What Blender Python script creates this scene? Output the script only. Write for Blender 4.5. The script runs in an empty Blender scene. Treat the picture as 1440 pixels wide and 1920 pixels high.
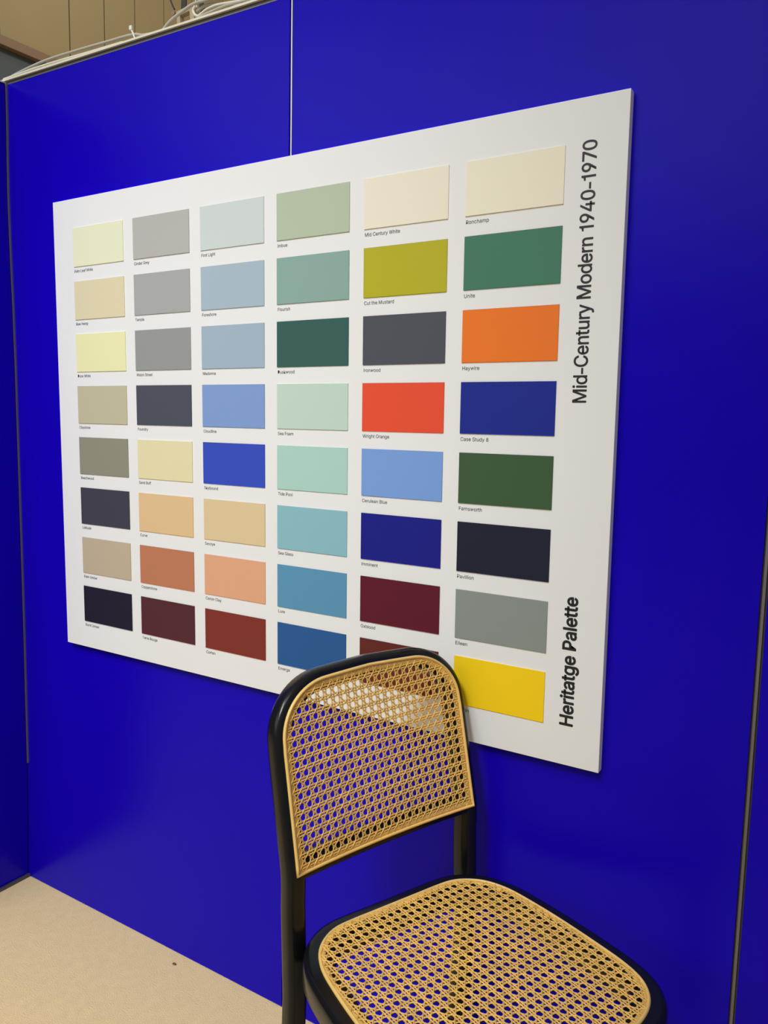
import bpy, bmesh, math, random
from math import sin, cos, pi, radians
from mathutils import Vector, Matrix, noise
random.seed(7)
SC = bpy.context.scene
COL = SC.collection

# ---------------------------------------------------------------- camera
cam_d = bpy.data.cameras.new('camera')
cam = bpy.data.objects.new('camera', cam_d)
COL.objects.link(cam)
cam_d.sensor_fit = 'VERTICAL'
cam_d.sensor_height = 36.0
cam_d.lens = 1509.5 / 1920 * 36.0
cam_d.clip_start = 0.02
R_ = Vector((0.84880076, 0.52816608, 0.02403893))
F_ = Vector((-0.52148106, 0.84381932, -0.12659568))
U_ = Vector((-0.08714806, 0.09491866, 0.99166308))
cm = Matrix((R_, U_, -F_)).transposed().to_4x4()
cm.translation = Vector((2.28282869, -1.52253142, 1.56752628))
cam.matrix_world = cm
SC.camera = cam

# ---------------------------------------------------------------- exposure, world, lamps
SC.view_settings.view_transform = 'Standard'
SC.view_settings.look = 'None'
SC.view_settings.gamma = 1.0
SC.view_settings.use_curve_mapping = False
SC.view_settings.exposure = -0.26

K = [175, 60, 175, 880, 48, 0.33]
W = bpy.data.worlds.new('hall_ambience')
SC.world = W
W.use_nodes = True
nt = W.node_tree
nt.nodes.clear()
n_out = nt.nodes.new('ShaderNodeOutputWorld')
n_bg = nt.nodes.new('ShaderNodeBackground')
n_tc = nt.nodes.new('ShaderNodeTexCoord')
n_sx = nt.nodes.new('ShaderNodeSeparateXYZ')
n_cr = nt.nodes.new('ShaderNodeValToRGB')
nt.links.new(n_tc.outputs['Generated'], n_sx.inputs[0])
nt.links.new(n_sx.outputs['Z'], n_cr.inputs[0])
nt.links.new(n_cr.outputs[0], n_bg.inputs[0])
nt.links.new(n_bg.outputs[0], n_out.inputs[0])
el = n_cr.color_ramp.elements
el[0].position = 0.10; el[0].color = (0.60, 0.60, 0.60, 1)
el[1].position = 0.35; el[1].color = (0.96, 0.95, 0.95, 1)
n_bg.inputs[1].default_value = K[5]

def area(name, loc, target, size, power, col):
    d = bpy.data.lights.new(name, 'AREA')
    d.shape = 'RECTANGLE'; d.size, d.size_y = size
    d.energy = power; d.color = col
    o = bpy.data.objects.new(name, d)
    COL.objects.link(o)
    o.location = loc
    o.rotation_euler = (Vector(target) - Vector(loc)).to_track_quat('-Z', 'Y').to_euler()
    return o
area('hall_lamp_left', (-0.6, -5.4, 8.6), (0.9, 0, 1.4), (1.6, 0.9), K[0], (0.94, 0.99, 1.0))
area('fill_right', (3.2, -3.6, 7.5), (1.6, 0, 1.4), (1.4, 0.8), K[1], (1.0, 0.95, 0.84))  # added warm fill, lifts the right side of the board
area('fill_wide', (-2.5, -9.5, 5.6), (0.6, 0, 1.4), (9.0, 2.6), K[2], (0.98, 0.985, 1.0))  # added wide fill, also gives the glare high on the blue wall
sd = bpy.data.lights.new('fill_spot', 'SPOT')  # added fill spot, brightens the lower left of board and walls
sd.energy = K[3]; sd.color = (0.95, 0.99, 1.0); sd.spot_size = radians(54); sd.spot_blend = 1.0; sd.shadow_soft_size = 0.5
so = bpy.data.objects.new('fill_spot', sd)
COL.objects.link(so)
so.location = (1.6, -3.7, 4.7)
so.rotation_euler = (Vector((0.2, 0.0, 0.35)) - so.location).to_track_quat('-Z', 'Y').to_euler()
area('hall_lamp_far', (-1.2, 2.6, 6.0), (-4.0, 3.6, 4.9), (1.2, 0.6), K[4], (1.0, 0.93, 0.78))

# glyph outlines for the lettering (character, advance, polygon loops; 1000 units per em)
GDATA = """-300:38,163,38,217,261,217,261,163;
0453:227,-7,187,-2,151,11,120,32,95,62,74,99,60,144,51,196,48,254,51,312,60,364,75,409,95,447,121,476,151,498,187,511,227,516,267,511,302,498,333,476,358,447,379,409,393,364,402,312,405,254,402,196,393,144,379,99,359,62,333,32,302,11,267,-2/227,50,253,53,276,63,297,80,313,103,327,133,336,168,342,208,344,254,342,300,336,341,327,376,313,405,297,429,276,446,253,456,227,460,200,456,177,446,157,429,140,405,127,376,117,341,111,300,109,254,111,208,117,168,127,133,140,103,157,80,177,63,200,53;
1345:252,0,190,0,190,368,72,368,72,412,128,418,168,436,190,468,199,509,252,509;
4453:40,105,40,158,247,509,311,509,109,166,109,163,413,163,413,105/282,0,282,318,343,318,343,0;
7415:97,0,323,450,42,450,42,509,391,509,391,449,165,0;
8453:226,-7,189,-4,156,3,126,16,101,33,80,54,64,78,55,106,52,135,54,159,59,181,68,202,81,220,95,236,113,249,132,259,153,265,153,267,127,277,105,293,93,308,79,333,72,360,70,380,73,408,82,434,101,464,114,477,137,493,164,506,184,511,226,516,269,511,288,506,315,493,330,483,350,464,370,434,379,408,382,380,380,361,373,333,359,308,347,293,326,277,300,267,300,265,321,259,339,249,357,236,372,220,384,202,393,181,399,159,401,135,398,106,388,78,373,54,352,33,326,16,296,3,263,-4/226,49,250,51,272,55,291,63,307,74,319,87,329,102,335,119,337,139,335,159,329,177,319,194,305,208,289,220,270,228,249,233,226,235,203,233,182,228,163,220,147,208,133,194,123,177,117,159,115,139,117,119,123,102,132,87,145,74,161,63,180,55,202,51/226,290,246,291,263,296,279,303,293,313,304,326,312,341,318,357,319,376,318,394,313,410,305,425,294,437,280,447,264,454,226,460,188,454,172,447,159,437,148,425,139,410,134,394,133,376,134,357,139,341,148,326,159,313,173,303,189,296,207,291;
9453:226,516,271,510,301,499,328,482,356,452,377,414,386,382,389,347,385,309,368,259,343,211,200,0,130,0,301,248,307,248,296,230,281,215,261,204,238,196,218,195,185,197,155,206,137,214,113,231,100,245,83,269,74,287,65,329,64,363,66,386,72,407,85,436,103,462,125,483,152,499,171,507,203,514/226,460,205,458,186,452,169,442,154,429,142,413,133,395,127,374,125,352,127,329,133,308,142,290,154,274,169,261,186,251,205,245,226,243,247,245,267,251,284,261,299,273,311,289,320,308,326,328,327,350,326,373,320,394,311,413,299,429,284,442,267,452,248,458;
B456:60,0,60,509,254,508,300,502,329,491,359,469,381,442,394,410,398,366,392,331,377,305,356,286,336,275,315,267,315,262,345,255,369,242,390,222,406,196,416,164,418,127,413,100,400,67,384,45,362,28,335,14,301,4,247,0/125,57,272,58,306,66,323,74,341,92,349,105,354,120,355,137,354,155,342,184,331,199,317,211,299,221,279,228,248,231,125,231/125,285,252,286,277,291,299,302,312,313,323,326,334,353,336,372,334,388,330,403,323,417,313,429,299,439,273,448,240,452,125,452;
C510:267,-7,220,-2,177,11,138,33,104,63,77,101,57,146,44,197,40,254,44,311,57,362,77,407,104,445,138,475,177,498,220,511,267,516,305,513,340,504,373,490,402,471,427,447,448,418,463,385,473,348,408,348,401,373,393,389,379,409,362,425,327,445,304,452,280,455,234,452,193,438,174,426,158,412,131,375,116,340,106,300,104,238,109,194,120,156,137,123,158,97,184,76,213,62,245,54,280,53,315,60,348,74,375,96,395,125,408,160,473,160,463,124,448,91,428,62,402,38,373,19,341,5,305,-4;
D502:219,0,96,0,96,57,215,57,258,60,284,66,307,75,328,87,346,101,361,119,374,138,384,160,394,198,398,226,399,270,391,325,379,361,361,391,347,408,320,428,287,442,249,450,93,452,93,509,261,507,294,501,339,485,377,461,409,430,433,391,451,345,458,311,461,275,461,236,458,199,446,149,433,119,417,92,398,68,376,48,337,24,307,12,274,4/125,509,125,0,60,0,60,509;
E419:60,0,60,509,372,509,372,452,125,452,125,286,355,286,355,272,355,229,125,229,125,57,375,57,375,0;
F410:60,0,60,509,369,509,369,452,125,452,125,278,346,278,346,221,125,221,125,0;
G520:269,-7,220,-2,176,11,137,33,104,64,77,101,57,146,44,197,40,254,44,311,57,362,77,407,103,445,136,475,175,498,218,511,265,516,304,513,340,504,374,489,403,469,429,445,449,416,465,384,474,349,408,349,390,388,369,416,342,437,310,450,272,456,232,452,202,443,174,426,150,404,125,364,112,327,105,285,105,223,112,181,125,145,151,105,166,90,184,76,214,62,235,56,257,53,290,54,319,60,336,67,360,81,374,93,396,123,410,160,415,202,434,199,283,199,283,256,478,256,478,185,471,141,457,103,436,69,409,41,388,26,365,13,326,0,298,-5;
H517:60,0,60,509,125,509,125,289,158,289,392,289,392,509,457,509,457,0,392,0,392,232,125,232,125,0;
I200:68,0,132,0,132,509,68,509;
L393:60,0,60,509,125,509,125,57,361,57,361,0;
M628:60,0,60,509,152,509,282,174,322,49,316,49,307,49,346,170,476,509,568,509,568,0,504,0,505,347,507,457,511,457,500,415,464,313,342,0,286,0,167,301,112,457,119,457,120,405,122,0;
O533:267,-7,220,-2,177,11,138,33,105,63,78,101,57,146,44,197,40,254,44,311,57,362,78,407,105,445,138,475,177,498,220,511,267,516,314,511,357,498,396,475,429,445,456,407,477,362,489,311,493,254,489,197,477,146,456,101,429,63,396,33,357,11,314,-2/267,53,300,56,330,66,358,82,383,105,403,133,418,168,427,208,430,254,427,300,418,341,403,376,383,404,358,427,330,443,300,453,267,456,234,453,203,443,175,426,151,404,131,375,116,340,107,300,103,254,107,208,116,168,131,133,151,105,175,82,203,66,234,56;
P445:60,0,60,509,263,507,301,500,332,487,366,462,379,447,394,420,404,391,407,370,408,336,406,315,398,284,390,265,366,233,342,213,322,202,301,194,276,189,235,186,109,186,109,242,252,243,284,250,308,264,330,288,338,306,343,326,344,348,343,369,338,389,330,407,318,423,303,435,284,444,268,449,242,452,125,452,125,0;
R449:60,0,60,509,264,507,301,501,323,493,342,483,373,457,385,442,399,415,405,395,409,363,408,330,405,309,395,280,385,263,359,234,323,213,277,200,236,198,96,198,96,255,243,255,284,262,309,273,327,290,339,312,344,338,344,374,336,399,319,425,298,440,277,447,252,451,125,452,125,0/353,0,230,229,303,229,428,0;
S447:224,-9,184,-6,149,1,118,14,91,31,70,52,54,77,43,105,38,137,104,137,113,104,132,79,160,61,201,51,249,51,286,60,316,78,336,102,345,126,345,151,338,171,321,190,301,202,278,212,168,244,116,267,95,281,78,298,65,316,57,337,52,372,55,403,65,431,87,463,110,482,148,502,191,513,227,516,263,513,296,505,326,493,351,476,371,456,387,433,397,406,401,378,337,378,334,396,326,412,316,426,302,437,277,450,257,456,236,458,209,458,187,454,167,448,145,435,132,423,120,403,116,387,116,363,121,347,139,326,164,311,202,296,305,266,336,252,359,238,383,214,398,191,405,171,408,139,405,109,396,81,381,55,360,34,333,16,302,2,265,-6;
T449:32,452,32,509,417,509,417,452,257,452,257,0,193,0,193,452;
U517:259,-8,203,-2,177,5,143,22,123,35,106,52,85,80,74,101,66,124,60,160,60,509,124,509,124,178,127,152,133,128,145,106,155,93,180,72,203,61,220,56,259,52,298,56,331,68,357,87,368,99,380,120,389,144,392,169,393,509,457,509,457,160,451,124,443,101,433,80,411,52,394,35,374,22,340,5,315,-2;
W686:155,0,16,509,82,509,171,165,193,60,197,40,194,40,189,40,211,145,306,509,380,509,471,158,496,46,497,40,494,40,488,40,507,133,603,509,670,509,530,0,455,0,363,339,336,475,350,475,331,377,230,0;
a389:160,-9,126,-5,94,5,74,17,52,38,37,66,31,90,31,123,38,150,47,166,63,183,78,193,100,203,138,213,244,228,265,235,273,243,275,251,274,273,271,288,259,308,244,320,220,329,196,331,165,327,136,315,115,298,100,274,41,291,52,315,67,335,85,351,111,367,141,378,171,383,199,384,233,381,269,370,296,353,319,327,331,298,337,251,337,0,277,0,277,52,272,52,252,25,226,6,197,-5/170,45,194,47,222,56,239,66,257,83,266,99,274,121,276,190,265,184,246,179,165,166,139,160,117,150,101,136,93,120,92,105,94,87,102,72,114,61,130,52,149,47;
b424:229,-8,198,-5,167,7,141,27,118,59,112,59,112,0,53,0,53,509,114,509,114,319,118,319,148,357,177,375,197,381,220,384,263,381,284,375,304,366,322,354,338,340,364,303,379,270,389,218,389,160,382,120,365,74,338,37,322,22,304,10,274,-2/220,47,245,49,267,57,285,70,301,88,313,109,321,133,326,160,328,189,326,218,321,245,313,269,301,290,286,307,267,319,245,327,220,330,195,327,174,320,155,307,140,291,128,271,120,247,114,219,113,189,114,159,120,132,128,107,140,86,156,70,174,57,196,49;
c396:207,-8,170,-5,137,6,107,23,82,46,62,74,46,108,37,146,34,187,37,230,46,268,62,302,82,330,107,353,137,371,170,381,207,384,234,383,260,377,284,368,305,356,324,341,340,322,353,301,362,277,303,262,292,286,276,306,253,321,230,328,189,329,173,325,151,315,134,300,119,281,108,258,99,224,96,197,98,160,106,126,115,102,134,76,151,61,181,49,207,46,239,50,268,64,289,85,304,117,363,102,354,78,341,56,325,37,306,21,285,9,261,-1,235,-6;
d424:195,-8,161,-5,140,1,121,10,86,37,60,74,42,120,35,160,35,218,46,270,60,303,87,340,121,366,141,375,162,381,204,384,228,381,247,375,277,357,290,342,306,319,311,319,311,509,372,509,372,0,313,0,313,59,307,59,284,27,258,7,227,-5/205,47,229,49,250,57,269,70,284,86,296,107,305,132,310,159,312,189,310,219,305,247,296,271,284,291,269,307,251,320,229,327,205,330,179,327,157,319,139,307,124,290,112,269,103,245,98,218,96,189,98,160,103,133,112,109,124,88,139,70,158,57,180,49;
e404:212,-8,173,-5,149,1,117,16,90,38,68,64,51,96,40,132,34,172,35,215,42,254,55,290,74,320,97,346,125,365,157,378,193,384,228,383,266,374,294,361,319,341,341,315,357,282,368,242,371,207,371,169,75,169,75,221,338,221,310,202,305,246,291,282,268,309,250,321,237,326,205,330,173,326,146,313,120,288,106,263,98,234,97,157,102,130,110,106,123,86,139,70,158,58,179,50,204,46,224,47,254,53,275,64,294,84,306,105,365,91,357,70,345,51,330,34,311,19,290,8,266,-1,240,-6;
f254:228,379,228,327,6,327,6,379/81,0,81,432,84,461,92,480,104,496,118,509,141,521,167,528,187,530,215,528,237,523,243,521,227,468,200,474,171,470,154,460,145,443,142,419,142,0;
g425:207,-151,159,-146,134,-140,112,-130,93,-119,77,-105,60,-85,51,-69,101,-41,128,-72,145,-83,165,-92,192,-97,218,-97,239,-94,267,-85,282,-75,295,-62,307,-38,311,-6,311,68,306,68,287,41,267,24,247,13,220,6,184,5,152,10,122,22,95,39,80,53,61,80,46,112,39,136,35,163,34,206,39,246,46,271,60,304,80,332,112,361,141,375,173,383,196,384,221,383,242,378,259,370,277,357,291,342,308,319,313,319,313,379,372,379,372,-9,367,-54,360,-73,345,-97,324,-117,308,-127,291,-136,261,-145/205,59,229,61,251,68,269,79,285,95,297,114,305,137,311,163,312,193,311,222,305,248,297,271,285,291,270,308,251,320,230,327,205,330,180,327,158,320,139,307,124,290,112,270,103,246,98,221,96,193,98,164,103,138,112,115,124,96,140,80,158,68,180,61;
h410:114,227,114,0,53,0,53,509,114,509,114,287,102,287,118,322,137,349,160,367,187,379,217,384,255,382,288,372,315,354,332,336,345,313,351,294,356,264,357,0,296,0,296,246,293,266,287,283,278,298,267,310,246,323,220,329,190,327,161,317,141,303,126,283,117,257;
i167:53,0,53,379,114,379,114,0/84,443,67,446,54,455,44,468,41,483,44,499,54,512,67,521,84,524,100,521,114,512,123,499,126,483,123,468,114,455,100,446;
k381:110,137,110,212,121,212,284,379,360,379,184,199,177,199/53,0,53,509,114,509,114,0/294,0,148,186,191,229,372,0;
l169:53,0,116,0,116,509,53,509;
m610:53,0,53,379,112,379,112,295,108,295,121,329,141,355,156,367,172,376,207,386,229,386,248,383,265,376,281,367,299,347,313,323,321,295,312,295,325,327,347,353,374,372,407,383,445,386,476,381,510,364,532,342,544,321,551,305,557,266,557,0,496,0,496,254,492,281,483,302,467,317,441,328,419,330,389,326,365,314,348,295,338,270,335,247,335,0,274,0,273,275,266,295,248,316,222,328,199,330,173,326,148,314,129,294,117,266,114,238,114,0;
n410:114,227,114,0,53,0,53,379,112,379,112,287,102,287,118,322,137,349,160,367,187,379,217,384,255,382,288,372,315,354,332,336,344,313,351,294,356,264,357,0,296,0,296,246,293,266,287,283,278,298,267,310,246,323,220,329,190,327,161,317,141,303,126,283,117,257;
o415:207,-8,170,-5,137,6,107,23,82,46,62,74,46,108,37,146,34,187,37,230,46,268,62,302,82,330,107,353,137,371,170,381,207,384,245,381,278,371,308,353,333,330,354,302,369,268,378,230,381,187,378,146,369,108,354,74,333,46,308,23,278,6,245,-5/207,46,226,48,250,54,270,66,287,82,300,102,310,126,316,151,319,187,316,224,310,250,300,274,287,294,270,310,250,322,226,329,207,330,189,329,165,322,145,310,128,294,115,274,106,250,99,224,96,187,99,151,106,126,115,102,128,82,145,66,165,54,181,49;
p424:53,-143,53,379,112,379,112,319,118,319,137,346,152,360,171,373,190,380,212,384,241,384,274,378,294,371,313,361,330,347,352,323,370,293,382,257,389,218,389,160,382,120,370,84,352,54,322,22,304,10,284,1,252,-7,213,-7,178,1,149,20,118,59,114,59,114,-143/220,47,245,49,267,57,285,70,301,88,313,109,321,133,326,160,328,189,326,218,321,245,313,269,301,290,286,307,267,319,245,327,220,330,195,327,174,320,155,307,140,291,128,271,120,247,114,219,113,189,114,159,120,132,128,107,140,86,156,70,174,57,196,49;
r259:53,0,53,379,112,379,112,321,115,321,126,341,135,352,152,367,166,375,196,384,243,384,243,322,200,326,170,319,154,312,140,301,123,278,117,262,114,243,114,0;
s365:182,-8,154,-7,128,-2,105,6,84,18,67,32,53,50,42,71,36,94,94,107,105,79,119,64,143,51,173,46,200,46,225,52,244,62,262,81,268,97,267,112,260,129,250,139,225,151,137,173,95,191,79,202,66,215,53,237,48,255,47,282,51,305,61,325,81,349,107,367,131,377,158,382,197,384,239,378,261,369,279,358,294,344,307,328,324,290,268,277,255,302,232,323,205,331,171,332,143,324,126,313,117,304,109,283,109,272,112,258,124,243,144,232,254,202,292,183,306,171,321,150,330,125,331,98,326,75,317,54,302,35,283,19,260,6,233,-2;
t227:204,379,204,327,6,327,6,379/65,471,126,471,127,81,136,61,150,53,172,50,202,54,213,2,211,1,186,-3,156,-4,135,-1,115,6,99,15,86,28,75,43,69,61,65,93;
u410:182,-5,138,1,108,15,95,25,78,44,62,76,55,105,53,127,53,379,114,379,114,144,117,114,127,89,137,75,150,64,172,54,200,50,232,55,254,65,273,81,286,103,293,122,296,145,296,379,357,379,357,0,298,0,298,92,307,92,297,67,286,47,265,23,231,3,203,-4;
v389:163,0,17,379,84,379,171,138,206,21,184,21,218,138,305,379,371,379,226,0;
w567:138,0,23,379,87,379,146,167,175,41,165,41,178,101,199,186,252,379,316,379,374,167,402,41,391,41,402,90,429,195,480,379,545,379,429,0,368,0,303,232,277,338,280,338,291,338,285,316,257,204,199,0;
x379:21,0,171,218,171,171,29,379,100,379,160,285,207,206,187,206,175,206,220,285,282,379,352,379,209,169,209,214,358,0,287,0,218,105,173,182,205,182,161,105,91,0;
y389:47,-139,61,-86,84,-90,100,-89,114,-86,124,-80,136,-67,144,-53,163,-1,17,379,84,379,171,138,206,21,184,21,218,138,305,379,371,379,204,-58,188,-91,164,-120,150,-130,128,-140,111,-144,88,-145,67,-144"""
GDATA = GDATA.replace('\n', '')

# ---------------------------------------------------------------- helpers
def lin(c):
    return tuple((v / 12.92 if v <= 0.04045 else ((v + 0.055) / 1.055) ** 2.4) for v in (x / 255 for x in c))

def mat(name, col, rough=0.5, metal=0.0, spec=0.5, bump=0.0, bscale=200.0, var=0.0, vscale=8.0, island=0.0, coat=0.0):
    m = bpy.data.materials.new(name)
    m.use_nodes = True
    t = m.node_tree
    b = t.nodes['Principled BSDF']
    b.inputs['Roughness'].default_value = rough
    b.inputs['Metallic'].default_value = metal
    b.inputs['Specular IOR Level'].default_value = spec
    b.inputs['Coat Weight'].default_value = coat
    b.inputs['Coat Roughness'].default_value = 0.15
    c = (*col, 1)
    b.inputs['Base Color'].default_value = c
    tc = t.nodes.new('ShaderNodeTexCoord')
    last = None
    if var > 0:
        n = t.nodes.new('ShaderNodeTexNoise')
        n.inputs['Scale'].default_value = vscale
        n.inputs['Detail'].default_value = 4
        t.links.new(tc.outputs['Object'], n.inputs['Vector'])
        mp = t.nodes.new('ShaderNodeMapRange')
        mp.inputs['From Min'].default_value = 0.3; mp.inputs['From Max'].default_value = 0.7
        mp.inputs['To Min'].default_value = 1 - var; mp.inputs['To Max'].default_value = 1 + var
        t.links.new(n.outputs['Fac'], mp.inputs['Value'])
        last = mp.outputs[0]
    if island > 0:
        g = t.nodes.new('ShaderNodeNewGeometry')
        m2 = t.nodes.new('ShaderNodeMapRange')
        m2.inputs['To Min'].default_value = 1 - island; m2.inputs['To Max'].default_value = 1 + island
        t.links.new(g.outputs['Random Per Island'], m2.inputs['Value'])
        if last is not None:
            mm = t.nodes.new('ShaderNodeMath'); mm.operation = 'MULTIPLY'
            t.links.new(last, mm.inputs[0]); t.links.new(m2.outputs[0], mm.inputs[1]); last = mm.outputs[0]
        else:
            last = m2.outputs[0]
    if last is not None:
        vm = t.nodes.new('ShaderNodeVectorMath'); vm.operation = 'SCALE'
        vm.inputs[0].default_value = col
        t.links.new(last, vm.inputs['Scale'])
        t.links.new(vm.outputs[0], b.inputs['Base Color'])
    if bump > 0:
        n2 = t.nodes.new('ShaderNodeTexNoise')
        n2.inputs['Scale'].default_value = bscale
        n2.inputs['Detail'].default_value = 3
        t.links.new(tc.outputs['Object'], n2.inputs['Vector'])
        bp = t.nodes.new('ShaderNodeBump')
        bp.inputs['Strength'].default_value = bump
        bp.inputs['Distance'].default_value = 0.002
        t.links.new(n2.outputs['Fac'], bp.inputs['Height'])
        t.links.new(bp.outputs[0], b.inputs['Normal'])
    return m

def obj(name, bm, m, parent=None, smooth=False):
    me = bpy.data.meshes.new(name)
    bmesh.ops.recalc_face_normals(bm, faces=bm.faces[:])
    bm.to_mesh(me); bm.free()
    me.materials.append(m)
    if smooth:
        me.shade_smooth()
    o = bpy.data.objects.new(name, me)
    COL.objects.link(o)
    if parent is not None:
        o.parent = parent
    return o

def empty(name, loc, label, cat, group=None, rot=(0, 0, 0)):
    o = bpy.data.objects.new(name, None)
    COL.objects.link(o)
    o.location = loc; o.rotation_euler = rot
    o.empty_display_size = 0.05
    o['label'] = label; o['category'] = cat
    if group: o['group'] = group
    return o

def tag(o, label, cat, group=None):
    o['label'] = label; o['category'] = cat
    if group: o['group'] = group
    return o

def struct(o, label=None):
    o['kind'] = 'structure'
    if label: o['label'] = label
    return o

def add_box(bm, x0, x1, y0, y1, z0, z1, bevel=0.0):
    vs = [bm.verts.new((x, y, z)) for x in (x0, x1) for y in (y0, y1) for z in (z0, z1)]
    idx = [(0, 1, 3, 2), (4, 6, 7, 5), (0, 4, 5, 1), (2, 3, 7, 6), (0, 2, 6, 4), (1, 5, 7, 3)]
    fs = [bm.faces.new([vs[i] for i in f]) for f in idx]
    if bevel > 0:
        es = list({e for f in fs for e in f.edges})
        bmesh.ops.bevel(bm, geom=es, offset=bevel, segments=2, affect='EDGES', profile=0.5)

def loft(bm, rings, closed_ring=True, closed_path=False, caps=True):
    vr = [[bm.verts.new(p) for p in r] for r in rings]
    n = len(vr[0]); m = len(vr)
    for i in range(m if closed_path else m - 1):
        a, b = vr[i], vr[(i + 1) % m]
        for k in range(n if closed_ring else n - 1):
            bm.faces.new((a[k], a[(k + 1) % n], b[(k + 1) % n], b[k]))
    if caps and not closed_path:
        bm.faces.new([bm.verts.new(p) for p in rings[0][::-1]]); bm.faces.new([bm.verts.new(p) for p in rings[-1]])

def smooth_path(pts, n=8):
    P = [Vector(p) for p in pts]
    if len(P) < 3: return P
    out = []
    for i in range(len(P) - 1):
        p0 = P[max(i - 1, 0)]; p1 = P[i]; p2 = P[i + 1]; p3 = P[min(i + 2, len(P) - 1)]
        for k in range(n):
            t = k / n
            out.append(0.5 * ((2 * p1) + (p2 - p0) * t + (2 * p0 - 5 * p1 + 4 * p2 - p3) * t * t + (3 * p1 - p0 - 3 * p2 + p3) * t ** 3))
    out.append(P[-1])
    return out

def tube(bm, pts, r, n=10, rr=None):
    rings = []
    ref = Vector((0.13, 0.21, 0.97))
    prev = None
    for i, p in enumerate(pts):
        t = (pts[min(i + 1, len(pts) - 1)] - pts[max(i - 1, 0)]).normalized()
        a = (prev - t * prev.dot(t)) if prev is not None else t.cross(ref)
        a.normalize(); prev = a
        b = t.cross(a)
        q = rr[i] if rr else r
        rings.append([p + (a * cos(2 * pi * k / n) + b * sin(2 * pi * k / n)) * q for k in range(n)])
    loft(bm, rings)

# ---------------------------------------------------------------- materials
M = {}
M['blue'] = mat('blue_laminate', (0.0080, 0.0005, 0.445), rough=0.25, spec=0.10, bump=0.05, bscale=900, var=0.03, vscale=3)
M['alu'] = mat('brushed_aluminium', (0.72, 0.71, 0.76), rough=0.38, metal=0.85)
M['alu_dark'] = mat('shadow_groove', (0.09, 0.085, 0.085), rough=0.5, metal=0.3)
M['alu_shaded'] = mat('shaded_aluminium', (0.24, 0.22, 0.23), rough=0.45, metal=0.7)  # darker copy of the aluminium, shade put into its colour
M['carpet'] = mat('beige_carpet', lin((236, 207, 154)), rough=0.95, spec=0.1, bump=0.9, bscale=260, var=0.035, vscale=40)
M['hall_cream'] = mat('cream_hall_panel', lin((176, 158, 120)), rough=0.8, spec=0.2, var=0.02, vscale=2)
M['hall_brown'] = mat('brown_hall_trim', lin((150, 124, 104)), rough=0.7)
M['hall_dark'] = mat('dark_hall_wall', lin((100, 108, 114)), rough=0.9, spec=0.1)  # one even dark grey for the wall below the brown edge
M['board'] = mat('white_board_print', (0.80, 0.795, 0.785), rough=0.55, spec=0.3, bump=0.03, bscale=600)
M['ink'] = mat('black_print', (0.012, 0.011, 0.012), rough=0.5)
M['lacquer'] = mat('black_lacquer', (0.007, 0.007, 0.0075), rough=0.25, spec=0.30, var=0.05, vscale=20)
M['cane'] = mat('woven_cane', lin((232, 186, 98)), rough=0.42, spec=0.4, var=0.12, vscale=60, island=0.10)
M['spline'] = mat('cane_spline', lin((236, 194, 112)), rough=0.4, spec=0.45, var=0.06, vscale=30)
M['cable'] = mat('grey_cable', lin((190, 184, 170)), rough=0.45)
M['cable_white'] = mat('white_cable', lin((226, 222, 200)), rough=0.45)
M['cable_black'] = mat('black_cable', (0.02, 0.018, 0.016), rough=0.5)
M['strap'] = mat('dark_strap', (0.045, 0.045, 0.04), rough=0.8)
M['bracket'] = mat('beige_bracket', lin((186, 164, 132)), rough=0.5)
M['tie'] = mat('white_cable_tie', lin((240, 238, 222)), rough=0.4)
M['crumb'] = mat('brown_crumb', lin((120, 84, 50)), rough=0.8)

# ---------------------------------------------------------------- setting: floor, booth walls, hall
bm = bmesh.new()
add_box(bm, -4.2, 5.0, -6.5, 0.0, -0.05, 0.0)
struct(obj('floor', bm, M['carpet']))
bm = bmesh.new()
add_box(bm, -4.2, 5.0, 0.0, 5.2, -0.05, -0.002)
struct(obj('floor', bm, M['carpet']))

H = 2.4815
S2 = 1.0664
bm = bmesh.new()
add_box(bm, -0.06, S2 - 0.0050, 0.0, 0.035, 0.002, H)
# panel between the seams, its right edge following the slightly leaning joint
def slab(bm, xl0, xl1, xr0, xr1, y0, y1, z0, z1):
    vs = [bm.verts.new(p) for p in ((xl0, y0, z0), (xr0, y0, z0), (xr1, y0, z1), (xl1, y0, z1), (xl0, y1, z0), (xr0, y1, z0), (xr1, y1, z1), (xl1, y1, z1))]
    for f in ((0, 1, 2, 3), (7, 6, 5, 4), (0, 4, 5, 1), (3, 2, 6, 7), (0, 3, 7, 4), (1, 5, 6, 2)):
        bm.faces.new([vs[i] for i in f])
SRb, SRt = 2.1355, 2.1158
slab(bm, S2 + 0.0045, S2 + 0.0045, SRb - 0.006, SRt - 0.006, 0.0, 0.035, 0.002, H)
slab(bm, SRb + 0.006, SRt + 0.006, 3.3, 3.3, 0.0, 0.035, 0.002, H)
struct(obj('wall_back', bm, M['blue']))

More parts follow.
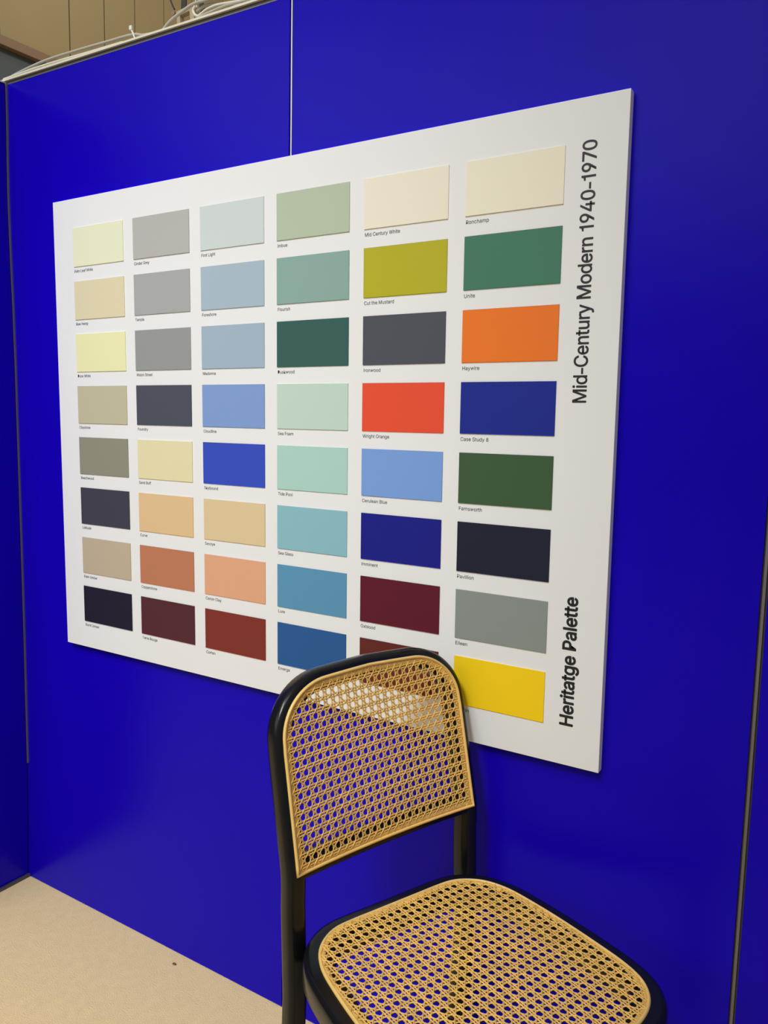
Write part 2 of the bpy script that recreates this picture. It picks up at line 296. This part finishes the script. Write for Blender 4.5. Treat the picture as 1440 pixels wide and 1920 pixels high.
# left wall, a touch bowed along the corner joint
BOW = [(-0.01, -0.0097), (0.12, -0.003), (0.247, 0.0019), (0.415, 0.0055), (0.60, 0.0072), (0.8, 0.0095), (1.0, 0.0108), (1.25, 0.0109), (1.5, 0.0109), (1.66, 0.0112), (1.85, 0.0092), (1.96, 0.0062), (2.06, 0.0044), (2.16, 0.0032), (2.28, 0.0056), (2.357, 0.0092), (2.51, 0.0114)]
def bow(z):
    if z <= BOW[0][0]: return BOW[0][1]
    for (a, u), (b, v) in zip(BOW[:-1], BOW[1:]):
        if z <= b:
            t = (z - a) / (b - a); t = t * t * (3 - 2 * t) * 0.3 + t * 0.7
            return u + (v - u) * t
    return BOW[-1][1]
bm = bmesh.new()
rings = []
NZ = 48
for i in range(NZ + 1):
    z = 0.011 + (2.484 - 0.011) * i / NZ
    x = bow(z) - 0.004
    rings.append([(x, -0.004, z), (x, -0.5, z), (x - 0.035, -0.5, z), (x - 0.035, -0.004, z)])
loft(bm, rings)
struct(obj('wall_left', bm, M['blue']))

# aluminium joints
def strip(name, xf, z0, z1, w, y0, y1, m, nz=1):
    bm = bmesh.new()
    rings = []
    for i in range(nz + 1):
        z = z0 + (z1 - z0) * i / nz; x = xf(z)
        rings.append([(x - w / 2, y0, z), (x + w / 2, y0, z), (x + w / 2, y1, z), (x - w / 2, y1, z)])
    loft(bm, rings)
    return struct(obj(name, bm, m))
tr = strip('trim_1', lambda z: S2 + 0.0012 + 0.0006 * min(1, max(0, (2.40 - z) * 5)), 0.004, H, 0.0034, -0.0008, 0.010, M['alu'], 60)
g = strip('trim_groove', lambda z: S2, 0.004, H, 0.0088, 0.008, 0.030, M['alu_dark']); g.name = 'trim_2'
tr = strip('trim_3', lambda z: SRb + (SRt - SRb) * z / H, 0.004, H, 0.0046, -0.0002, 0.010, M['alu_shaded'])  # right seam strip, its shading painted by the darker aluminium
tr = strip('trim_4', lambda z: SRb + (SRt - SRb) * z / H, 0.004, H, 0.0110, 0.008, 0.030, M['alu_dark'])
tr = strip('trim_5', lambda z: bow(z) + 0.0005, 0.40, 2.487, 0.0042, -0.0046, 0.0, M['alu_shaded'], NZ)
bm = bmesh.new()
add_box(bm, -0.045, -0.004, -0.5, 0.0, 0.0, 0.009)  # dark strip standing for the shade in the gap under the left wall
struct(obj('gap_shade', bm, M['alu_dark']))
# top rail of the back wall: grooved band under a bright lip
bm = bmesh.new()
add_box(bm, 0.008, 3.3, 0.0, 0.036, H, H + 0.0022)
struct(obj('trim_7', bm, M['alu_shaded']))
bm = bmesh.new()
add_box(bm, 0.008, 3.3, 0.0035, 0.036, H + 0.0022, 2.4925)
struct(obj('trim_8', bm, M['alu_dark']))
bm = bmesh.new()
add_box(bm, -0.012, 3.3, -0.003, 0.040, 2.4925, 2.4975)
struct(obj('trim_9', bm, M['cable_white']))
bm = bmesh.new()
add_box(bm, -0.026, 0.010, -0.5, -0.004, 2.484, 2.488)
struct(obj('trim_10', bm, M['alu']))

# hall behind the booth: cream upper panels, brown edge, dark wall below
bm = bmesh.new()
ys = [-4.0, 1.3, 1.93, 2.64, 3.30, 3.67, 4.02, 4.38, 4.75, 5.2]
for a, b in zip(ys[:-1], ys[1:]):
    add_box(bm, -4.04, -4.0, a + 0.006, b - 0.006, 4.46, 7.2, 0.004)
struct(obj('wall_hall_upper', bm, M['hall_cream']))
bm = bmesh.new()
add_box(bm, -4.12, -4.035, -4.0, 5.2, 4.40, 7.2)
struct(obj('wall_hall_backing', bm, M['alu_dark']))
bm = bmesh.new()
add_box(bm, -4.05, -3.985, -4.0, 5.2, 4.385, 4.458, 0.004)
struct(obj('trim_11', bm, M['hall_brown']))
bm = bmesh.new()
add_box(bm, -4.16, -4.05, -4.0, 5.2, 0.0, 4.385)
struct(obj('wall_hall_lower', bm, M['hall_dark']))
bm = bmesh.new()
add_box(bm, -4.16, 5.0, 5.2, 5.3, 0.0, 7.2)
struct(obj('wall_hall_end', bm, M['hall_cream']))

# ---------------------------------------------------------------- colour chart board
GLYPHS = {}
for ent in GDATA.split(';'):
    if not ent: continue
    ch = ent[0]; a, _, rest = ent[1:].partition(':')
    loops = []
    for l in rest.split('/'):
        if l:
            v = [int(q) for q in l.split(',')]
            loops.append(list(zip(v[::2], v[1::2])))
    GLYPHS[ch] = (int(a), loops)

def lettering(name, text, x, z, size, y, parent, vertical=False, track=0, length=None, bold=0.0, m=None):
    pen = 0; items = []
    for ch in text:
        if ch == ' ':
            pen += 190 + track; continue
        a, loops = GLYPHS[ch]
        for l in loops:
            items.append([((px + pen), py) for px, py in l])
        pen += a + track
    s = size / 1000.0
    sx = s if length is None else length / (pen - track)
    cu = bpy.data.curves.new(name, 'CURVE')
    cu.dimensions = '2D'; cu.fill_mode = 'BOTH'; cu.extrude = 0.0001
    for l in items:
        sp = cu.splines.new('POLY')
        sp.points.add(len(l) - 1)
        for p, (px, py) in zip(sp.points, l):
            p.co = (px * sx, py * s, 0, 1)
        sp.use_cyclic_u = True
    tmp = bpy.data.objects.new(name, cu)
    me = bpy.data.meshes.new_from_object(tmp)
    bpy.data.objects.remove(tmp); bpy.data.curves.remove(cu)
    if vertical:
        mt = Matrix(((0, -1, 0, x), (0, 0, -1, y), (1, 0, 0, z), (0, 0, 0, 1)))
    else:
        mt = Matrix(((1, 0, 0, x), (0, 0, -1, y), (0, 1, 0, z), (0, 0, 0, 1)))
    if bold > 0:
        # heavier stroke: the outline swept round a small circle
        b2 = bmesh.new()
        for k in range(12):
            n0 = len(b2.verts)
            b2.from_mesh(me)
            b2.verts.ensure_lookup_table()
            for v in b2.verts[n0:]:
                v.co += Vector((bold * cos(2 * pi * k / 12), bold * sin(2 * pi * k / 12), 0.00001 * k))
        b2.to_mesh(me); b2.free()
    me.transform(mt)
    me.materials.clear(); me.materials.append(m or M['ink'])
    o = bpy.data.objects.new(name, me)
    COL.objects.link(o); o.parent = parent
    return o

BX, BZ = 1.05, 1.5
TH = 0.0212
board = empty('colour_chart_board', (BX, 0, BZ), 'large white colour chart board of painted swatches hung on blue wall', 'board', rot=(0, -0.0121, 0))
bm = bmesh.new()
add_box(bm, 0.2428 - BX, 1.8544 - BX, -TH, -0.0058, 0.8618 - BZ, 2.131 - BZ, 0.0006)
obj('panel', bm, M['board'], board)
bm = bmesh.new()
add_box(bm, 0.2428 - BX + 0.0005, 1.8544 - BX - 0.0005, -0.0052, -0.0005, 0.8618 - BZ + 0.0005, 2.131 - BZ - 0.0005)
obj('backing_sheet', bm, M['board'], board)

NAMES = [
 'Palm Leaf White|Raw Hemp|Dune White|Claystone|Beachwood|Latitude|Palm Umber|Burnt Umber',
 'Cinder Grey|Tensile|Walsh Street|Foundry|Sand Buff|Curve|Copperstone|Terre Rouge',
 'First Light|Foreshore|Madonna|Cloudline|Skybound|Savoye|Canon Clay|Corten',
 'Imbue|Flourish|Duskwood|Sea Foam|Tide Pool|Sea Glass|Lure|Emerge',
 'Mid Century White|Cut the Mustard|Ironwood|Wright Orange|Cerulean Blue|Imminent|Oxblood|',
 'Ronchamp|Unite|Haywire|Case Study 8|Farnsworth|Pavillion|Eileen|Morgan']
COLS = [
 [(232,231,196),(222,210,172),(234,230,174),(190,184,152),(142,139,120),(67,66,74),(187,170,143),(40,36,48)],
 [(182,180,172),(168,169,163),(150,151,146),(78,81,90),(226,214,167),(222,186,137),(186,120,87),(86,46,50)],
 [(205,213,206),(168,184,194),(161,178,190),(128,155,200),(58,78,180),(219,194,147),(222,163,124),(128,54,44)],
 [(176,186,158),(134,163,150),(56,92,84),(186,204,184),(166,199,182),(133,177,180),(88,140,165),(44,86,134)],
 [(222,213,186),(170,162,40),(76,76,82),(216,76,50),(114,146,194),(30,32,118),(90,30,42),(94,42,36)],
 [(216,207,178),(66,110,86),(214,108,40),(32,42,120),(60,82,54),(35,36,48),(126,130,120),(231,185,29)]]
WORDS = [
 ['pale leaf yellow','light hemp beige','pale lemon yellow','grey-green stone','dark olive grey','charcoal violet','warm sand beige','near-black plum'],
 ['light warm grey','mid light grey','mid grey','dark slate grey','pale buff yellow','light apricot','copper orange-brown','dark maroon brown'],
 ['very pale mint white','pale blue-grey','light blue-grey','soft periwinkle blue','bright royal blue','light tan','peach clay','rust red'],
 ['soft sage green','muted sea green','deep teal green','pale mint green','pale aqua green','light turquoise','mid teal blue','strong denim blue'],
 ['cream off-white','mustard lime green','dark iron grey','bright orange-red','cornflower blue','deep navy blue','oxblood red','dark brick brown'],
 ['pale ivory','forest emerald green','vivid orange','royal navy blue','dark olive green','blue-black','mid green-grey','sunflower yellow']]
WHITE = {(0,0):(234,233,231),(2,0):(234,233,228),(5,0):(210,207,198),(0,7):(228,226,222),(2,7):(231,227,219),(5,7):(211,206,197)}
def white_at(i, j):
    def row(jj):
        a, b, c = WHITE[(0, jj)], WHITE[(2, jj)], WHITE[(5, jj)]
        if i <= 2: return [a[k] + (b[k] - a[k]) * i / 2 for k in range(3)]
        return [b[k] + (c[k] - b[k]) * (i - 2) / 3 for k in range(3)]
    r0, r1 = row(0), row(7)
    return [r0[k] + (r1[k] - r0[k]) * j / 7 for k in range(3)]
for i in range(6):
    caps = NAMES[i].split('|')
    for j in range(8):
        x = 0.3268 + i * 0.2417 - BX; z = 2.0523 - j * 0.1439 - BZ
        wl = lin(white_at(i, j)); cl = lin(COLS[i][j])
        base = tuple(max(0.002, min(0.92, (c - 0.006) * 0.80 / w)) for c, w in zip(cl, wl))
        m = mat('swatch_paint', base, rough=0.55, spec=0.22, bump=0.05, bscale=500)
        bm = bmesh.new()
        add_box(bm, x, x + 0.2031, -TH - 0.0022, -TH + 0.0002, z - 0.1048, z, 0.0004)
        s = obj('colour_swatch', bm, m, board)
        s['label'] = WORDS[i][j] + ' swatch'
        if caps[j]:
            lettering('caption', caps[j], x + 0.0008, z - 0.1048 - 0.0150, 0.0146, -TH - 0.0003, board)
lettering('heading_text', 'Mid-Century Modern 1940-1970', 1.7975 - BX, 1.5775 - BZ, 0.0515, -TH - 0.0003, board, vertical=True, track=-18, length=0.4790, bold=0.00055)
lettering('heading_text', 'Heritatge Palette', 1.7985 - BX, 0.9415 - BZ, 0.0515, -TH - 0.0003, board, vertical=True, track=-8, length=0.2635, bold=0.0011)

# ---------------------------------------------------------------- cane counter chair
ANG = radians(-23.3)
f0 = Vector((cos(ANG), sin(ANG), 0)); v0 = Vector((-sin(ANG), cos(ANG), 0))
base = Vector((1.591, -0.232, 0)) + v0 * (-0.062)
chair = empty('cane_chair', base, 'tall black bentwood chair with woven cane seat and backrest in front of the chart', 'chair', rot=(0, 0, ANG))
SZ = 0.64
HALF = [(0.0, 0.0), (0.0, 0.05), (0.0, 0.10), (0.003, 0.135), (0.015, 0.163), (0.036, 0.188), (0.064, 0.205), (0.103, 0.217), (0.18, 0.2265), (0.243, 0.2305), (0.287, 0.2320), (0.342, 0.2325), (0.378, 0.2285), (0.403, 0.2200), (0.423, 0.2060), (0.438, 0.1880), (0.449, 0.165), (0.457, 0.135), (0.463, 0.09), (0.466, 0.045), (0.467, 0.0)]
half_s = smooth_path([(a, b, 0) for a, b in HALF], 5)
loop = [Vector((p.x, p.y, 0)) for p in half_s] + [Vector((p.x, -p.y, 0)) for p in half_s[::-1][1:-1]]
def resample(loop, n):
    L = [0]
    for a, b in zip(loop, loop[1:] + loop[:1]): L.append(L[-1] + (b - a).length)
    out = []; k = 0
    for i in range(n):
        d = L[-1] * i / n
        while L[k + 1] < d: k += 1
        a, b = loop[k], loop[(k + 1) % len(loop)]
        out.append(a + (b - a) * ((d - L[k]) / max(1e-9, L[k + 1] - L[k])))
    return out
seat_loop = resample(loop, 160)
def normals(loop):
    n = len(loop); out = []
    for i in range(n):
        t = (loop[(i + 2) % n] - loop[i - 2]).normalized()
        out.append(Vector((t.y, -t.x, 0)))
    c = sum(loop, Vector()) / n
    if sum((p - c).dot(q) for p, q in zip(loop, out)) < 0: out = [-q for q in out]
    return out
sn = normals(seat_loop)
def ring_loft(loop, nor, sec, z=SZ):
    bm = bmesh.new()
    loft(bm, [[p + q * a + Vector((0, 0, z + h)) for a, h in sec] for p, q in zip(loop, nor)], closed_path=True)
    return bm
rim = [(-0.026, -0.044), (-0.026, -0.006), (-0.024, -0.004), (0.0155, -0.0035), (0.0205, -0.0045), (0.0240, -0.0075), (0.0258, -0.0120), (0.0262, -0.018), (0.0262, -0.042), (0.0245, -0.046), (0.021, -0.048), (-0.020, -0.048)]
obj('seat_frame', ring_loft(seat_loop, sn, rim), M['lacquer'], chair, True)
def halfround(w, h, n=8, off=0.0):
    return [(off - w / 2 + w / 2 * (1 - cos(pi * k / n)), h * sin(pi * k / n)) for k in range(n + 1)]
spl_sec = [(a, b - 0.0035) for a, b in halfround(0.0068, 0.0048, 8, -0.0034)]
obj('seat_spline', ring_loft(seat_loop, sn, spl_sec), M['spline'], chair, True)['label'] = 'tan cane edging strip around the seat'

def inside(poly, x, y):
    c = False; n = len(poly); j = n - 1
    for i in range(n):
        xi, yi = poly[i]; xj, yj = poly[j]
        if (yi > y) != (yj > y) and x < (xj - xi) * (y - yi) / (yj - yi) + xi: c = not c
        j = i
    return c

def weave(poly, px, py, ox, oy, place, shx=0.0, shy=0.0, w=0.0030, th=0.0007, off=0.0024):
    """six-way cane: poly in panel coordinates; crossings at ox+k*px, oy+k*py; place(x, y, h) -> Vector"""
    bm = bmesh.new()
    xs = [p[0] for p in poly]; ys = [p[1] for p in poly]
    cx, cy = (min(xs) + max(xs)) / 2, (min(ys) + max(ys)) / 2
    R = max(max(xs) - min(xs), max(ys) - min(ys)) * 0.8
    def run(fn, t0, t1, dt, width):
        t = t0; seg = []
        def flush(seg):
            if len(seg) < 3: return
            rings = []
            for i in range(len(seg)):
                a = seg[max(i - 1, 0)]; b = seg[min(i + 1, len(seg) - 1)]
                dx, dy = b[0] - a[0], b[1] - a[1]; L = math.hypot(dx, dy) or 1
                nx, ny = -dy / L, dx / L
                x, y, h = seg[i]
                rings.append([place(x + nx * q * width / 2, y + ny * q * width / 2, h + e) for q, e in ((-1, -th * 0.5), (-0.62, th * 0.75), (0, th * 1.15), (0.62, th * 0.75), (1, -th * 0.5), (0, -th * 0.9))])
            loft(bm, rings)
        while t <= t1:
            gx, gy, h = fn(t)
            X = gx + (gy - cy) * shx; Y = gy + (gx - cx) * shy
            if inside(poly, X, Y): seg.append((X, Y, h))
            else:
                flush(seg); seg = []
            t += dt
        flush(seg)
    A = 0.00085
    k0 = int((cx - R - ox) / px) - 1; k1 = int((cx + R - ox) / px) + 1
    for k in range(k0, k1 + 1):
        for sg in (-1, 1):
            j = random.uniform(-1, 1) * 0.00025
            run(lambda t: (ox + k * px + sg * (off + 0.0004) + j, t, -A * 0.55 - A * 0.35 * cos(2 * pi * (t - oy) / py)), cy - R, cy + R, py / 4, w)
    m0 = int((cy - R - oy) / py) - 1; m1 = int((cy + R - oy) / py) + 1
    for k in range(m0, m1 + 1):
        for sg in (-1, 1):
            j = random.uniform(-1, 1) * 0.00025
            run(lambda t: (t, oy + k * py + sg * off + j, A * 0.65 + A * 0.40 * cos(2 * pi * (t - ox) / px)), cx - R, cx + R, px / 4, w)
    # diagonals, passing half-way between crossings
    for k in range(-80, 81):
        j = random.uniform(-1, 1) * 0.0002
        run(lambda t: (ox + (t + 0.5 + k) * px + j, oy + t * py, A * (0.70 + 1.1 * cos(2 * pi * t))), (cy - R - oy) / py, (cy + R - oy) / py, 0.25, w * 0.72)
        run(lambda t: (ox + (-t + 0.5 + k) * px + j, oy + t * py, A * (0.70 - 1.1 * cos(2 * pi * t)) * 0.8 + 0.0003), (cy - R - oy) / py, (cy + R - oy) / py, 0.25, w * 0.72)
    return bm

spoly = [((p - q * 0.0045).x, (p - q * 0.0045).y) for p, q in zip(seat_loop, sn)]
px_s, py_s = 0.0183, 0.0174
# hole centre measured at (0.0332, -0.1351) in (u, v)
bm = weave(spoly, px_s, py_s, 0.0281 - px_s / 2, -0.1351 - py_s / 2, lambda x, y, h: Vector((x, y, SZ - 0.0008 + h)), shx=-0.038)
obj('seat_cane', bm, M['cane'], chair, True)['label'] = 'woven cane seat panel with open holes'

obj('cane_border', ring_loft(seat_loop, sn, [(-0.0135, -0.0036), (-0.0130, -0.0022), (-0.0090, -0.0014), (-0.0055, -0.0006), (-0.0055, -0.0036), (-0.0120, -0.0038)]), M['cane'], chair, True)['label'] = 'flattened strand ends around the seat weave'

# --- backrest, in its own leaning frame
YAW = 0.0678; LEAN = 0.2323
Fb = Vector((cos(YAW), sin(YAW), 0)); Vb = Vector((-sin(YAW), cos(YAW), 0))
Sb = Fb * -sin(LEAN) + Vector((0, 0, cos(LEAN)))
Nb = Vb.cross(Sb)
if Nb.dot(Fb) < 0: Nb = -Nb
OB = Vector((0.0127, 0.0037, SZ))
def BP(v, s, n=0.0):
    off = 0.0
    if s < 0.14:
        d = 0.14 - s
        off = 0.178 * d * min(1.0, d / 0.06) 
    return OB + Vb * v + Sb * s + Nb * n - Fb * (0.009 * (1 - (v / 0.2) ** 2) + off)
WB, WT, S0, S1 = 0.2162, 0.2136, 0.1207, 0.4496
def arch_side(inset, bottom=None, n=16):
    """half outline from bottom (v=+w) up over the corner to centre top, inset from the spline outline"""
    rx, rz = 0.112 - inset, 0.1002 - inset
    L = []
    s_c = S1 - 0.1002
    b = S0 if bottom is None else bottom
    m = 14
    for k in range(m):
        t = k / m
        s = b + (s_c - b) * t
        wv = WB + (WT - WB) * max(0, min(1, (s - S0) / (S1 - S0)))
        L.append((wv - inset, s))
    for k in range(n + 1):
        a = k / n * pi / 2
        L.append((WT - 0.112 + rx * cos(a), s_c + rz * sin(a)))
    xe = L[-1][0]
    for k in range(1, 7):
        L.append((xe * (1 - k / 6), S1 - inset + 0.0036 * (k / 6)))
    return L
def arch(inset, bottom=None):
    h = arch_side(inset, bottom)
    return h + [(-a, b) for a, b in h[::-1][1:]]
def sweep2d(path, sec, closed=False, fn=BP):
    """path in (v, s); sec = [(outward, n)]"""
    rings = []; m = len(path)
    for i in range(m):
        a = path[(i - 1) % m] if closed else path[max(i - 1, 0)]
        b = path[(i + 1) % m] if closed else path[min(i + 1, m - 1)]
        dx, dy = b[0] - a[0], b[1] - a[1]; L = math.hypot(dx, dy) or 1
        nx, ny = dy / L, -dx / L
        rings.append([fn(path[i][0] + nx * o, path[i][1] + ny * o, n) for o, n in sec])
    bm = bmesh.new()
    loft(bm, rings, closed_path=closed)
    return bm
def rrect(o0, o1, n0, n1, r, k=4):
    out = []
    for (cx_, cy_, a0) in ((o1 - r, n1 - r, 0), (o0 + r, n1 - r, pi / 2), (o0 + r, n0 + r, pi), (o1 - r, n0 + r, 3 * pi / 2)):
        for q in range(k + 1):
            a = a0 + pi / 2 * q / k
            out.append((cx_ + r * cos(a), cy_ + r * sin(a)))
    return out
post_sec = rrect(-0.0255, 0.0150, -0.039, 0.0, 0.0125)
# bottom end dips below the seat; rear legs carry on from there
bpath = arch(0.0, bottom=-0.045)
obj('back_frame', sweep2d(bpath, post_sec), M['lacquer'], chair, True)
# lower cross rail
rail = [(0.205 - 0.41 * k / 20, S0) for k in range(21)]
bm = sweep2d(rail, rrect(-0.0110, 0.032, -0.030, -0.0008, 0.006))
obj('back_rail', bm, M['lacquer'], chair, True)
# spline around the cane
A0 = arch(0.0)
clo = A0 + [(-WB + 2 * WB * k / 16, S0) for k in range(1, 16)]
ssec = [(-a, b) for a, b in [(0.0068 - q[0] - 0.0034 + 0.0034 - 0.0068, q[1]) for q in halfround(0.0068, 0.0050, 8, 0.0)]]
ssec = [(o - 0.0034, n - 0.0006) for o, n in halfround(0.0068, 0.0050, 8, 0.0)]
obj('back_spline', sweep2d(clo, ssec, closed=True), M['spline'], chair, True)['label'] = 'tan cane edging strip around the backrest'
Ai = arch(0.0045, bottom=S0 + 0.0045)
bpoly = [(a, b) for a, b in Ai]
pbx, pby = 0.01737, 0.01825
bm = weave(bpoly, pbx, pby, -0.1716 - pbx / 2, 0.1476 - pby / 2, lambda x, y, h: BP(x, y, 0.0004 + h), shy=0.019)
bb = sweep2d(clo, [(-0.0165, -0.0006), (-0.0155, 0.0003), (-0.0100, 0.0006), (-0.0055, 0.0011), (-0.0055, -0.0016), (-0.0160, -0.0016)], closed=True)
obj('cane_border', bb, M['cane'], chair, True)['label'] = 'flattened strand ends around the backrest weave'
obj('back_cane', bm, M['cane'], chair, True)['label'] = 'woven cane backrest panel with open holes'

# legs
def leg(bm, pts, r0, r1, flat=1.0):
    P = smooth_path(pts, 6); n = len(P)
    tube(bm, P, r0, 16, [r0 + (r1 - r0) * k / (n - 1) for k in range(n)])
for sg in (1, -1):
    # the bentwood posts run on below the seat as the rear legs
    p0 = BP(sg * WB, -0.045); p1 = BP(sg * WB, -0.035)
    td = (p0 - p1).normalized()
    sec = [(sg * o, n) for o, n in post_sec]
    ring0 = [BP(sg * WB + o, -0.045, n) for o, n in sec]
    c0 = sum(ring0, Vector()) / len(ring0)
    rings = [ring0]
    for d, back, out_, sc in ((0.06, 0.000, 0, 1.0), (0.14, -0.003, 0.001, 0.99), (0.24, -0.010, 0.003, 0.96), (0.34, -0.022, 0.005, 0.92), (0.44, -0.037, 0.008, 0.87), (0.52, -0.052, 0.010, 0.83), (c0.z, -0.068, 0.012, 0.78)):
        c = Vector((c0.x + td.x * min(d, 0.08) + back, c0.y + sg * out_, c0.z - d))
        ring = [c + (p - c0) * sc for p in ring0]
        if d == c0.z:
            ring = [Vector((p.x, p.y, 0.0)) for p in ring]
        rings.append(ring)
    bm = bmesh.new()
    loft(bm, rings)
    obj('leg', bm, M['lacquer'], chair, True)
for sg in (1, -1):
    bm = bmesh.new()
    leg(bm, [(0.405, sg * 0.190, SZ - 0.046), (0.410, sg * 0.194, 0.40), (0.422, sg * 0.204, 0.18), (0.432, sg * 0.212, 0.0)], 0.0185, 0.0135)
    obj('leg', bm, M['lacquer'], chair, True)
def stretcher(a, b, r=0.0105):
    bm = bmesh.new(); tube(bm, smooth_path([a, b, b + (b - a) * 0.0001], 2)[:3], r, 12)
    obj('stretcher', bm, M['lacquer'], chair, True)
tl = Vector((BP(WB, -0.045, -0.0195).x - 0.012, 0, 0))
stretcher(Vector((0.421, 0.198, 0.20)), Vector((0.421, -0.198, 0.20)), 0.012)
stretcher(Vector((tl.x - 0.030, -0.200, 0.26)), Vector((0.417, -0.196, 0.26)))
stretcher(Vector((tl.x - 0.030, 0.205, 0.26)), Vector((0.417, 0.196, 0.26)))

# ---------------------------------------------------------------- cables on top of the wall
def cable(name, pts, r, m, label, cat='cable', group='cables along the wall top'):
    bm = bmesh.new()
    tube(bm, smooth_path(pts, 8), r, 10)
    o = obj(name, bm, m, None, True)
    return tag(o, label, cat, group)
ZT = 2.4975
cable('cable', [(-0.02, 0.012, ZT + 0.004), (0.05, 0.014, 2.513), (0.163, 0.020, 2.526), (0.292, 0.022, 2.527), (0.423, 0.022, 2.524), (0.523, 0.020, 2.520), (0.57, 0.018, 2.509), (0.66, 0.018, ZT + 0.004)], 0.0036, M['cable'], 'grey cable arching up over the wall top left of the cable tie')
cable('cable', [(-0.03, 0.028, ZT + 0.0035), (0.06, 0.028, 2.506), (0.18, 0.030, 2.517), (0.30, 0.032, 2.520), (0.42, 0.032, 2.517), (0.53, 0.030, 2.513), (0.60, 0.028, ZT + 0.0035)], 0.0030, M['cable'], 'thin grey cable running just under the arching cable')
cable('cable', [(-0.01, 0.004, ZT + 0.004), (0.08, 0.003, 2.503), (0.15, 0.006, 2.506), (0.26, 0.003, 2.503), (0.36, 0.005, 2.502), (0.50, 0.008, ZT + 0.004)], 0.0032, M['cable_white'], 'cream white cable lying low along the left end of the wall top')
cable('cable', [(0.625, 0.024, ZT + 0.006), (0.645, 0.023, 2.517), (0.670, 0.022, 2.528), (0.708, 0.022, 2.539), (0.74, 0.022, 2.546), (0.781, 0.022, 2.546), (0.825, 0.022, 2.542), (0.90, 0.022, 2.530), (1.02, 0.022, ZT + 0.0055)], 0.0040, M['cable'], 'thick grey cable rising in an arch beside the beige bracket')
cable('cable', [(0.757, 0.012, 2.534), (0.750, 0.012, 2.526), (0.755, 0.012, 2.515), (0.766, 0.012, 2.509), (0.776, 0.012, 2.511), (0.794, 0.012, 2.517), (0.825, 0.012, 2.520), (0.868, 0.012, 2.516), (0.918, 0.012, 2.510), (1.0, 0.012, ZT + 0.0045)], 0.0034, M['cable_white'], 'pale cable bent in a tight hook on the wall top')
cable('cable', [(0.775, 0.004, ZT + 0.0035), (0.82, 0.004, 2.505), (0.87, 0.003, 2.507), (0.93, 0.003, 2.504), (0.99, 0.004, ZT + 0.0035)], 0.0030, M['cable'], 'grey cable lying low below the hooked pale cable')
cable('cable', [(0.742, 0.033, 2.534), (0.773, 0.033, 2.541), (0.808, 0.033, 2.536), (0.852, 0.033, 2.524), (0.91, 0.033, 2.510), (0.96, 0.033, ZT + 0.004)], 0.0036, M['cable'], 'grey cable curving down behind the hooked pale cable')
tie = empty('cable_tie', (0.53, 0.018, 2.513), 'small white cable tie sticking up from cable bundle on wall top', 'cable tie')
bm = bmesh.new()
tube(bm, smooth_path([(0.008, 0.0, -0.012), (0.002, -0.002, 0.004), (-0.006, -0.002, 0.018)], 4), 0.0022, 8)
obj('tail', bm, M['tie'], tie, True)
bm = bmesh.new()
add_box(bm, -0.011, -0.002, -0.006, 0.001, 0.016, 0.027, 0.0015)
obj('head', bm, M['tie'], tie)

# bracket with straps hanging behind the wall top
br = empty('hanging_bracket', (0.675, 0.065, 2.55), 'beige metal bracket hanging on dark straps behind the wall top', 'bracket')
bm = bmesh.new()
add_box(bm, -0.030, 0.030, -0.008, 0.008, 0.004, 0.018, 0.002)
add_box(bm, -0.030, -0.018, -0.008, 0.008, -0.046, 0.006, 0.002)
add_box(bm, 0.016, 0.030, -0.008, 0.008, -0.046, 0.006, 0.002)
add_box(bm, -0.020, 0.020, -0.006, 0.006, -0.030, -0.020, 0.002)
bmesh.ops.rotate(bm, cent=(0, 0, 0), matrix=Matrix.Rotation(radians(-6), 3, 'Y'), verts=bm.verts[:])
obj('yoke', bm, M['bracket'], br)
bm = bmesh.new()
bmesh.ops.create_cone(bm, cap_ends=True, segments=18, radius1=0.0065, radius2=0.0055, depth=0.012, matrix=Matrix.Translation((-0.040, -0.004, 0.012)) @ Matrix.Rotation(pi / 2, 4, 'X'))
obj('knob', bm, M['hall_brown'], br, False)
bm = bmesh.new()
slab(bm, -0.024, -0.012, -0.007, 0.007, 0.002, 0.005, 0.010, 0.20)
obj('strap', bm, M['strap'], br)
bm = bmesh.new()
slab(bm, 0.044, -0.030, 0.058, -0.012, 0.010, 0.013, -0.010, 0.20)
obj('strap', bm, M['strap'], br)
cable('hanging_cable', [(0.616, 0.062, 2.72), (0.617, 0.061, 2.62), (0.624, 0.060, 2.594), (0.637, 0.059, 2.572)], 0.0020, M['cable_black'], 'thin black cable curving down to the bracket knob', group=None)
cable('hanging_cable', [(0.722, 0.045, 2.72), (0.725, 0.044, 2.60), (0.730, 0.040, 2.565), (0.738, 0.037, 2.545)], 0.0014, M['cable_white'], 'thin pale wire hanging straight down to the arched cable', group=None)

# crumb on the floor
bm = bmesh.new()
bmesh.ops.create_icosphere(bm, subdivisions=2, radius=0.004)
for v in bm.verts:
    v.co.x *= 1.7; v.co.z *= 0.5; v.co += Vector((noise.noise(v.co * 400), noise.noise(v.co * 300 + Vector((3, 1, 2))), 0)) * 0.001
o = obj('crumb', bm, M['crumb'], None, True)
o.location = (0.708, -0.040, 0.0022)
tag(o, 'tiny brown crumb on the beige floor near the wall', 'crumb')
